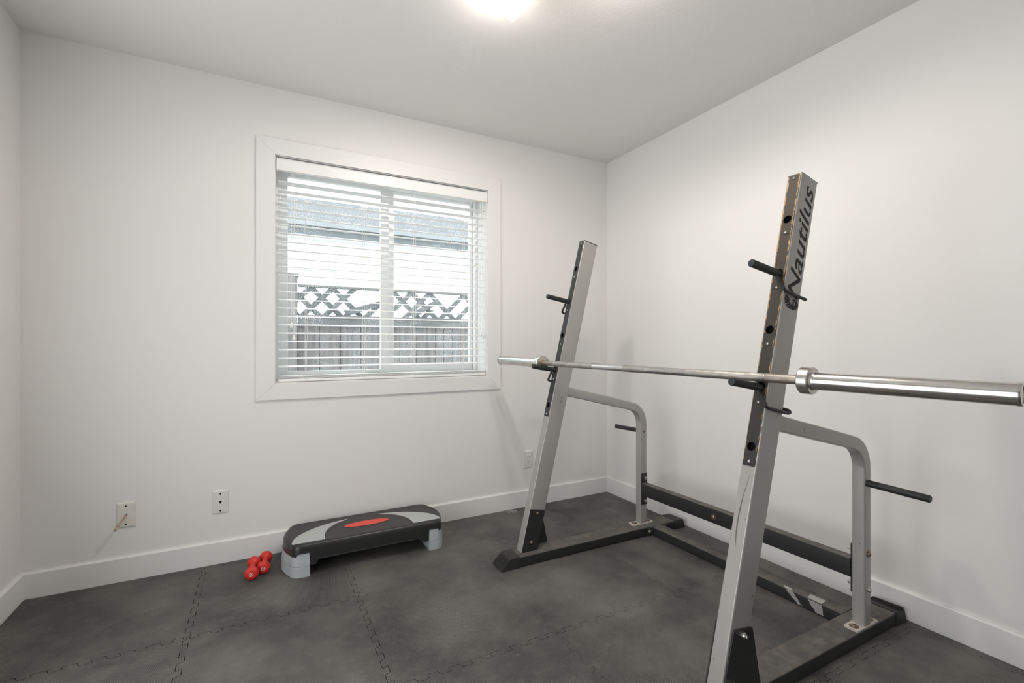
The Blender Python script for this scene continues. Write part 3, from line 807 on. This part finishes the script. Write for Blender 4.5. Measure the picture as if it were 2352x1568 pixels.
# ------------------------------------------------------------------ aerobic step
SX0, SX1, SY0, SY1 = -2.176, -1.378, -.357, -.042
scx, scy = (SX0 + SX1) / 2, (SY0 + SY1) / 2
step = thing('aerobic_step', 'black exercise step platform with grey risers and red oval against the window wall', 'step platform', (scx, scy, 0))
def outline(inset=0.0, z_bulge=1.0):
    """closed outline starting at the middle of the front edge, counter-clockwise; ends bow outwards"""
    hx, hy = (SX1 - SX0) / 2 - inset, (SY1 - SY0) / 2 - inset; rr_ = .042; bul = .028
    pts = []
    hx0 = hx - bul
    def arc(cx_, cy_, a0, a1, n=10): return [(cx_ + rr_ * math.cos(a0 + (a1 - a0) * i / n), cy_ + rr_ * math.sin(a0 + (a1 - a0) * i / n)) for i in range(n + 1)]
    # front edge dense
    for i in range(121): pts.append((hx0 * 0 + (hx0 - rr_) * i / 120, -hy))
    pts += arc(hx0 - rr_, -hy + rr_, -PI / 2, -.12)
    for i in range(1, 12):
        t = i / 12; y = -(hy - rr_) + 2 * (hy - rr_) * t; pts.append((hx0 + bul * math.sin(PI * t) ** .8, y))
    pts += arc(hx0 - rr_, hy - rr_, .12, PI / 2)
    for i in range(1, 241): pts.append(((hx0 - rr_) * (1 - i / 120), hy))
    pts += [(-x, y) for x, y in arc(hx0 - rr_, hy - rr_, .12, PI / 2)[::-1]][1:]
    for i in range(1, 12):
        t = i / 12; y = (hy - rr_) - 2 * (hy - rr_) * t; pts.append((-hx0 - bul * math.sin(PI * t) ** .8, y))
    pts += [(-x, y) for x, y in arc(hx0 - rr_, -hy + rr_, -PI / 2, -.12)[::-1]]
    for i in range(1, 120): pts.append((-(hx0 - rr_) + (hx0 - rr_) * i / 120, -hy))
    return pts
O0 = outline(0)
def zbot(x, y):
    X = abs(x)
    if X > .3455: return .096
    if X > .2905: return .1085
    if X > .262: return .050
    if X > .248: return .050 + (.262 - X) / .014 * .021
    return .071
def build_body():
    bm = bmesh.new(); n = len(O0)
    def lev(inset, zf):
        o = outline(inset); return [(scx + p[0], scy + p[1], zf(*q)) for p, q in zip(o, O0)]
    rows = [lev(.006, lambda x, y: zbot(x, y)), lev(-.0015, lambda x, y: zbot(x, y)), lev(-.0015, lambda x, y: zbot(x, y) + .003), lev(.0, lambda x, y: zbot(x, y) + .004)]
    rows.append(lev(.0005, lambda x, y: .112))
    for i in range(6):
        t = i / 5 * PI / 2; rows.append(lev(.002 + .015 * (1 - math.cos(t)), lambda x, y, t=t: .127 + .021 * math.sin(t)))
    rows.append(lev(.0205, lambda x, y: .1483)); rows.append(lev(.0225, lambda x, y: .1465))
    loft(bm, rows, cap=False)
    return bm
bm = build_body(); body = obj('platform', bm, 'plastic', step, smooth=45)
bm = bmesh.new(); o = outline(.0215); poly_prism(bm, [(scx + p[0], scy + p[1]) for p in o[::2]], .140, .147, lambda p, q, h: (p, q, h)); obj('tread_surface', bm, 'tread', step)
# risers: two stacked at each end
def riser(sg, z0, z1, out0, out1):
    bm = bmesh.new(); rings = []
    o0 = outline(-.001); sel = [p for p in o0 if p[0] * sg > .2915]
    if sg > 0: pass
    else: sel = sorted(sel, key=lambda p: 0) ; sel = [p for p in o0 if -p[0] > .2915]
    # order: front inner -> around the end -> back inner
    if sg > 0: P = sel
    else:
        P = sel[::-1]
    P = [(.2905 * sg, P[0][1])] + P + [(.2905 * sg, P[-1][1])]
    def ringz(z, e):
        c = (.35 * sg, 0); r = []
        for p in P:
            v = Vector((p[0] - c[0], p[1] - c[1])); L = v.length; v = v * ((L + e) / L)
            x = c[0] + v.x; 
            if abs(p[0]) < .291: x = p[0]
            zz = z if (z < .09 or abs(p[0]) < .3455) else z - .0125
            r.append((scx + x, scy + c[1] + v.y, zz))
        return r
    loft(bm, [ringz(z0, out0), ringz(z0 + .001, out0 + .001), ringz(z1 - .001, out1 + .0), ringz(z1, out1 - .001)])
    bmesh.ops.triangulate(bm, faces=[f for f in bm.faces if len(f.verts) > 4], ngon_method='EAR_CLIP')
    return obj('riser', bm, 'riser', step)
for sg in (-1, 1):
    riser(sg, .0, .0485, .006, .0045); riser(sg, .0495, .1095, .0028, -.0028)
# grey crescents and the red oval on the tread
zt = .1475
def decal(name, pts, mat, h=.0009):
    bm = bmesh.new(); poly_prism(bm, pts, zt - .0012, zt + h, lambda p, q, hh: (p, q, hh)); return obj(name, bm, mat, step)
def cres(sg):
    ou = smooth_path([(-.366, -.117, 0), (-.35, -.06, 0), (-.31, -.005, 0), (-.225, .055, 0), (-.142, .083, 0), (-.085, .0975, 0)], 6)
    inn = smooth_path([(-.085, .0925, 0), (-.145, .056, 0), (-.190, .002, 0), (-.212, -.06, 0), (-.218, -.127, 0)], 6)
    P = [(p.x, p.y) for p in ou + inn] + [(-.360, -.127)]
    return [(scx + p[0] * -sg, scy + p[1]) for p in P]
decal('grey_crescent', cres(-1), 'inlay'); decal('grey_crescent', cres(1), 'inlay')
decal('red_oval', [(scx + .112 * math.cos(2 * PI * i / 48), scy - .008 + .034 * math.sin(2 * PI * i / 48)) for i in range(48)], 'oval', .0012)
decal('oval_border', [(scx + .118 * math.cos(2 * PI * i / 48), scy - .008 + .039 * math.sin(2 * PI * i / 48)) for i in range(48)], 'plastic', .0006)

# ------------------------------------------------------------------ dumbbells
def dumbbell(name, label):
    t = thing(name, label, 'dumbbell', (0, 0, 0), 'red dumbbells')
    prof = [(-.0835, .003), (-.0835, .020), (-.081, .027), (-.072, .0325), (-.060, .0335), (-.052, .031), (-.046, .024), (-.040, .0165), (-.030, .0140), (0, .0138)]
    prof = prof + [(-a, r) for a, r in prof[::-1][1:]]
    bm = bmesh.new(); seg_ = 40; rings = []
    for a, r in [(a_ * .885, r_ * .885) for a_, r_ in prof]:
        rings.append([(rr_ * math.cos(q), a, rr_ * math.sin(q)) for q in [2 * PI * i / seg_ for i in range(seg_)] for rr_ in [r * (1 + (.022 if r > .0195 else 0) * math.cos(6 * q))]])
    loft(bm, rings); obj('weight_and_handle', bm, 'redrub', t, smooth=50)
    for s in (-1, 1):
        bm = bmesh.new(); N = 28
        for i in range(N):
            a, b = 2 * PI * i / N, 2 * PI * (i + 1) / N
            bm.faces.new([bm.verts.new((rr_ * math.cos(q), s * .0743, rr_ * math.sin(q))) for rr_, q in ((.0072, a), (.0092, a), (.0092, b), (.0072, b))])
        me = text_mesh('2', .0135, 0, .0004); tb_ = bmesh.new(); tb_.from_mesh(me)
        cxm = (min(v.co.x for v in me.vertices) + max(v.co.x for v in me.vertices)) / 2; cym = (min(v.co.y for v in me.vertices) + max(v.co.y for v in me.vertices)) / 2
        for f in tb_.faces:
            bm.faces.new([bm.verts.new(((v.co.x - cxm) * -s, s * .0743, v.co.y - cym)) for v in f.verts])
        tb_.free(); bpy.data.meshes.remove(me)
        obj('number_mark', bm, 'print', t)
    return t
def dup(root, label):
    r = root.copy(); C.objects.link(r); r['label'] = label
    for ch in list(root.children):
        c = ch.copy(); C.objects.link(c); c.parent = r
    return r
d1 = dumbbell('dumbbell', 'red dumbbell lying on the mat, left of the pair and nearer the camera')
d2 = dup(d1, 'red dumbbell lying on the mat between the other dumbbell and the step')
def place(o, a, b, roll):
    a = Vector(a); b = Vector(b); d = b - a
    o.location = (a + b) / 2; o.rotation_euler = Euler((0, roll, math.atan2(-d.x, d.y)), 'XYZ')
R_ = .0305
place(d1, (-2.3095, -.289, R_), (-2.2985, -.142, R_), .12)
place(d2, (-2.2605, -.250, R_), (-2.2470, -.103, R_), 1.3)
d1.rotation_euler[1] = .35; d2.rotation_euler[1] = -1.2

# ------------------------------------------------------------------ wall plates
def plate_bm(x0, x1, z0, z1, b=.006):
    bm = bmesh.new()
    q = lambda i, y: [(x0 + i, y, z0 + i), (x1 - i, y, z0 + i), (x1 - i, y, z1 - i), (x0 + i, y, z1 - i)]
    loft(bm, [q(0, 0), q(0, -.0012), q(b * .45, -.0048), q(b, -.0060)]); return bm
def disc(bm, x, z, y, r, sx=1, n=16):
    bm.faces.new([bm.verts.new((x + r * sx * math.cos(2 * PI * i / n), y, z + r * math.sin(2 * PI * i / n))) for i in range(n)])
def screws(parent, x, za, zb, mat='zinc'):
    for z in (za, zb):
        bm = bmesh.new(); lathe(bm, (x, -.006, z), (0, -1, 0), [(0, .0034), (.0009, .0030)], 14); o = obj('screw', bm, mat, parent)
cx_ = thing('cable_wall_plate', 'cream wall plate with a short coax cable end sticking out of it', 'wall plate', (-2.819, 0, .30))
obj('cover_plate', plate_bm(-2.855, -2.7835, .2422, .3588), 'ivory', cx_)
screws(cx_, -2.8205, .3420, .2578, 'dark')
bm = bmesh.new(); lathe(bm, (-2.8195, -.006, .3020), (0, -1, 0), [(0, .0052), (.0004, .0052)], 18); obj('cable_hole', bm, 'dark', cx_)
p0 = Vector((-2.8195, -.004, .3015)); tp = Vector((-2.846, -.072, .2555))
pts = [p0, p0 + Vector((-.002, -.012, -.002)), p0.lerp(tp, .4), p0.lerp(tp, .55)]
bm = bmesh.new(); tube(bm, smooth_path(pts, 5), .0032, 12); cb = obj('coax_cable', bm, 'brass', cx_, smooth=60); cb['label'] = 'brown cable stub with crimped connector'
bm = bmesh.new(); L = (tp - p0).length
lathe(bm, p0, tp - p0, [(L * .52, .0036), (L * .56, .0046), (L * .68, .0046), (L * .69, .0056), (L * .78, .0056), (L * .79, .0042), (L * .83, .0042), (L * .84, .0052), (L * 1.0, .0052)], 16)
obj('connector', bm, simple('connector_metal', (0.52, 0.42, 0.31), .28, 1.0), cb, smooth=35)
ph = thing('phone_wall_plate', 'white wall plate with a single phone jack, between the cable plate and the step', 'wall plate', (-2.449, 0, .302))
obj('cover_plate', plate_bm(-2.4837, -2.4132, .2452, .3596), 'plate', ph)
obj('jack_insert', B(-2.4665, -2.4325, -.0066, -.004, .2690, .3365), 'plate', ph, bevel=.0005)
bm = bmesh.new(); bx(bm, -2.4545, -2.4435, -.0069, -.0064, .3015, .3085); bx(bm, -2.4515, -2.4465, -.0069, -.0064, .2975, .3015); bx(bm, -2.4503, -2.4477, -.0069, -.0064, .2945, .2975); obj('jack_opening', bm, 'dark', ph)
screws(ph, -2.4493, .3428, .2585, 'dark')
ou = thing('power_outlet', 'white duplex power outlet low on the window wall behind the far upright', 'outlet', (-.679, 0, .313))
obj('cover_plate', plate_bm(-.7165, -.6440, .2545, .3715), 'plate', ou)
obj('receptacle', B(-.6955, -.6625, -.0085, -.004, .2775, .3435), 'plate', ou, bevel=.001)
bm = bmesh.new()
for zc in (.3285, .2955):
    bx(bm, -.6868, -.6846, -.0089, -.0083, zc, zc + .0085); bx(bm, -.6742, -.6722, -.0089, -.0083, zc + .001, zc + .0075); disc(bm, -.6795, zc - .0055, -.0088, .0024)
obj('slots', bm, 'dark', ou); screws(ou, -.680, .3610, .2640, 'plate')

# ------------------------------------------------------------------ ceiling light
lf_ = thing('ceiling_light', 'ceiling light fixture with glowing bell-shaped glass shades at the top edge', 'ceiling light', (-1.30, -1.34, RH))
bm = bmesh.new(); lathe(bm, (-1.30, -1.34, RH), (0, 0, -1), [(0, .062), (.012, .060), (.024, .045), (.028, .015)], 32); obj('canopy', bm, 'chrome', lf_, smooth=40)
def lamp(tip, base_, share):
    tip = Vector(tip); base_ = Vector(base_); d = tip - base_; L = d.length
    bm = bmesh.new(); tube(bm, smooth_path([(-1.30, -1.34, RH - .022), ((base_.x - 1.30) / 2, (base_.y - 1.34) / 2, RH - .035), base_], 6), .006, 12); arm = obj('lamp_arm', bm, 'chrome', lf_, smooth=60)
    bm = bmesh.new(); lathe(bm, base_ - d.normalized() * .012, d, [(0, .014), (.03, .016)], 20); obj('socket', bm, 'chrome', arm, smooth=40)
    bm = bmesh.new(); lathe(bm, base_, d, [(0, .017), (L * .12, .024), (L * .45, .031), (L * .8, .036), (L * 1.0, .038), (L * 1.0, .0365), (L * .8, .0345), (L * .45, .0295), (L * .12, .0225), (0, .0155)], 32, cap=False)
    obj('glass_shade', bm, 'shade', lf_, smooth=60)
    bm = bmesh.new(); lathe(bm, base_, d, [(L * .12, .008), (L * .25, .012), (L * .5, .020), (L * .66, .021), (L * .80, .015), (L * .86, .004)], 24); obj('light_bulb', bm, 'bulb', lf_, smooth=60)
    for kind, pw_ in (('SPOT', LAMP_W * share), ('POINT', LAMP_W * .085)):       # most of the light leaves through the mouth of the shade
        l = bpy.data.lights.new('lamp_light', kind); l.energy = pw_; l.color = LAMP_COL; l.shadow_soft_size = .035
        o = bpy.data.objects.new('lamp_light', l); C.objects.link(o); o.location = base_ + d * 1.12
        if kind == 'SPOT':
            l.spot_size = math.radians(174); l.spot_blend = .4
            o.rotation_euler = Vector((.001, .012 if share >= 1 else -.004, -.06)).to_track_quat('-Z', 'Y').to_euler()
lamp((-1.452, -1.186, 2.338), (-1.372, -1.262, 2.395), 1.08)
lamp((-1.235, -1.475, 2.335), (-1.27, -1.40, 2.395), .80)
lamp((-1.150, -1.475, 2.362), (-1.222, -1.405, 2.400), .1)

# ------------------------------------------------------------------ outside
gz = -.35
struct(obj('ground', B(-12, 14, WT, 16, gz - .1, gz), 'ground'))
fy = 1.60
fence = thing('wooden_fence', 'weathered grey wooden fence with a broken lattice top outside the window', 'fence', (-1.3, fy, gz))
bm = bmesh.new(); edges = [-3.4, -3.24, -3.08, -2.92, -2.76, -2.6, -2.44, -2.28, -2.12, -2.0, -1.826, -1.653, -1.481, -1.30, -1.128, -.967, -.873, -.782, -.694, -.608, -.521, -.36, -.2, -.04, .12, .28, .44, .6]
rnd = random.Random(3)
for a, b in zip(edges, edges[1:]):
    y = fy + .03 + rnd.uniform(-.003, .003); bx(bm, a + .0018, b - .0018, y, y + .018, gz + .02, 1.275)
bx(bm, edges[0], edges[-1], fy + .053, fy + .06, gz + .02, 1.27)  # added backing sheet, stops light showing through the board gaps
obj('board_panel', bm, 'wood', fence)
bm = bmesh.new(); bx(bm, -1.998, .6, fy - .01, fy + .05, 1.257, 1.318); bx(bm, -1.998, .6, fy - .022, fy + .062, 1.320, 1.338)
obj('middle_rail', bm, 'woodh', fence, bevel=.002)
obj('top_rail', B(-1.998, .6, fy, fy + .05, 1.578, 1.604), 'woodh', fence, bevel=.002)
def post_(x0, x1, zt):
    bm = bmesh.new(); bx(bm, x0, x1, fy - .03, fy + .07, gz, zt); bx(bm, x0 - .012, x1 + .012, fy - .042, fy + .082, zt + .001, zt + .022); obj('fence_post', bm, 'wood', fence, bevel=.003)
post_(-2.105, -2.005, 1.66); post_(.60, .70, 1.66)
bm = bmesh.new(); hw = .029
def slatf(xc, zc, dx, dz, L, y):
    d = Vector((dx, dz)).normalized(); nrm = Vector((-d.y, d.x)) * hw; a = Vector((xc, zc)) - d * L / 2; b = Vector((xc, zc)) + d * L / 2
    P = []
    for p in (a - nrm, a + nrm, b + nrm, b - nrm): P.append(p)
    for yy in (0,): loft(bm, [[(p.x, y, p.y) for p in P], [(p.x, y + .007, p.y) for p in P]])
za, zb2 = 1.336, 1.582; pit = .1755
def diag(x_at_bottom, sgn, y, f0=0, f1=1):
    """full diagonal slat between the rails; f0..f1 keeps only a piece of it"""
    H = zb2 - za; a = (x_at_bottom + sgn * H * f0, za + H * f0); b = (x_at_bottom + sgn * H * f1, za + H * f1)
    P = [(a[0] - hw * 1.05, a[1]), (a[0] + hw * 1.05, a[1]), (b[0] + hw * 1.05, b[1]), (b[0] - hw * 1.05, b[1])]
    loft(bm, [[(p[0], y, p[1]) for p in P], [(p[0], y + .007, p[1]) for p in P]])
x = -2.3125; i = 0
missing_a = (4, 8); missing_b = (4, 6, 9, 11)
while x < .6:
    if i not in missing_a: diag(x, 1, fy + .012)
    else: diag(x, 1, fy + .012, 0, .32)
    x += pit; i += 1
x = -2.0045 - .1755; i = 0
while x < .85:
    if i not in (5, 6, 10): diag(x, -1, fy + .021)
    x += pit; i += 1
def stick(a, b):
    a = Vector(a); b = Vector(b); d = (b - a).normalized(); nn = Vector((-d.y, d.x)) * .027
    P = [a - nn, a + nn, b + nn * .6, b - nn]; loft(bm, [[(p.x, fy + .003, p.y) for p in P], [(p.x, fy + .010, p.y) for p in P]])
stick((-1.62, 1.36), (-1.30, 1.47)); stick((-1.02, 1.355), (-.78, 1.50))
obj('lattice_panel', bm, 'lattice', fence)
# neighbour's house
hy = 5.0
house = thing('neighbouring_house', 'white sided house with grey hip roof and dark gutter seen beyond the fence', 'house', (0, hy + 2, gz))
bm = bmesh.new(); bx(bm, -9, 3.9, hy + .45, hy + 6, gz, 2.9)
obj('wall', bm, 'siding', house)
bm = bmesh.new(); z = gz
while z < 2.5:
    prof = [(hy + .448, z), (hy + .425, z + .004), (hy + .446, z + .176)]
    loft(bm, [[(x, y, zz) for y, zz in prof] for x in (-9, 3.9)]); z += .18
obj('siding_boards', bm, 'siding', house)
obj('fascia', B(-9.3, 4.3, hy + .02, hy + .06, 2.765, 2.94), 'fascia', house)
obj('soffit', B(-9.3, 4.3, hy + .06, hy + .45, 2.765, 2.785), 'siding', house)
obj('gutter', B(-9.3, 4.35, hy - .09, hy + .018, 2.875, 2.975), 'gutter', house)
bm = bmesh.new()
E0 = [(-9.3, hy - .05, 2.96), (4.35, hy - .05, 2.96), (4.35, hy + 6.6, 2.96), (-9.3, hy + 6.6, 2.96)]
Rg = [(-3.9 - 2.0, hy + 2.3, 3.95), (1.55, hy + 2.3, 3.95)]
v = [bm.verts.new(p) for p in E0 + [(-9.0, hy + 2.3, 3.95), (1.55, hy + 2.3, 3.95), (1.55, hy + 4.2, 3.95), (-9.0, hy + 4.2, 3.95)]]
for q in ((0, 1, 5, 4), (1, 2, 6, 5), (2, 3, 7, 6), (3, 0, 4, 7), (4, 5, 6, 7), (3, 2, 1, 0)): bm.faces.new([v[i] for i in q])
obj('roof', bm, 'roof', house)
bm = bmesh.new()
ring(bm, -2.2, -1.0, 1.15, 2.35, hy + .40, hy + .43, .07); obj('window', bm, 'vinyl', house)
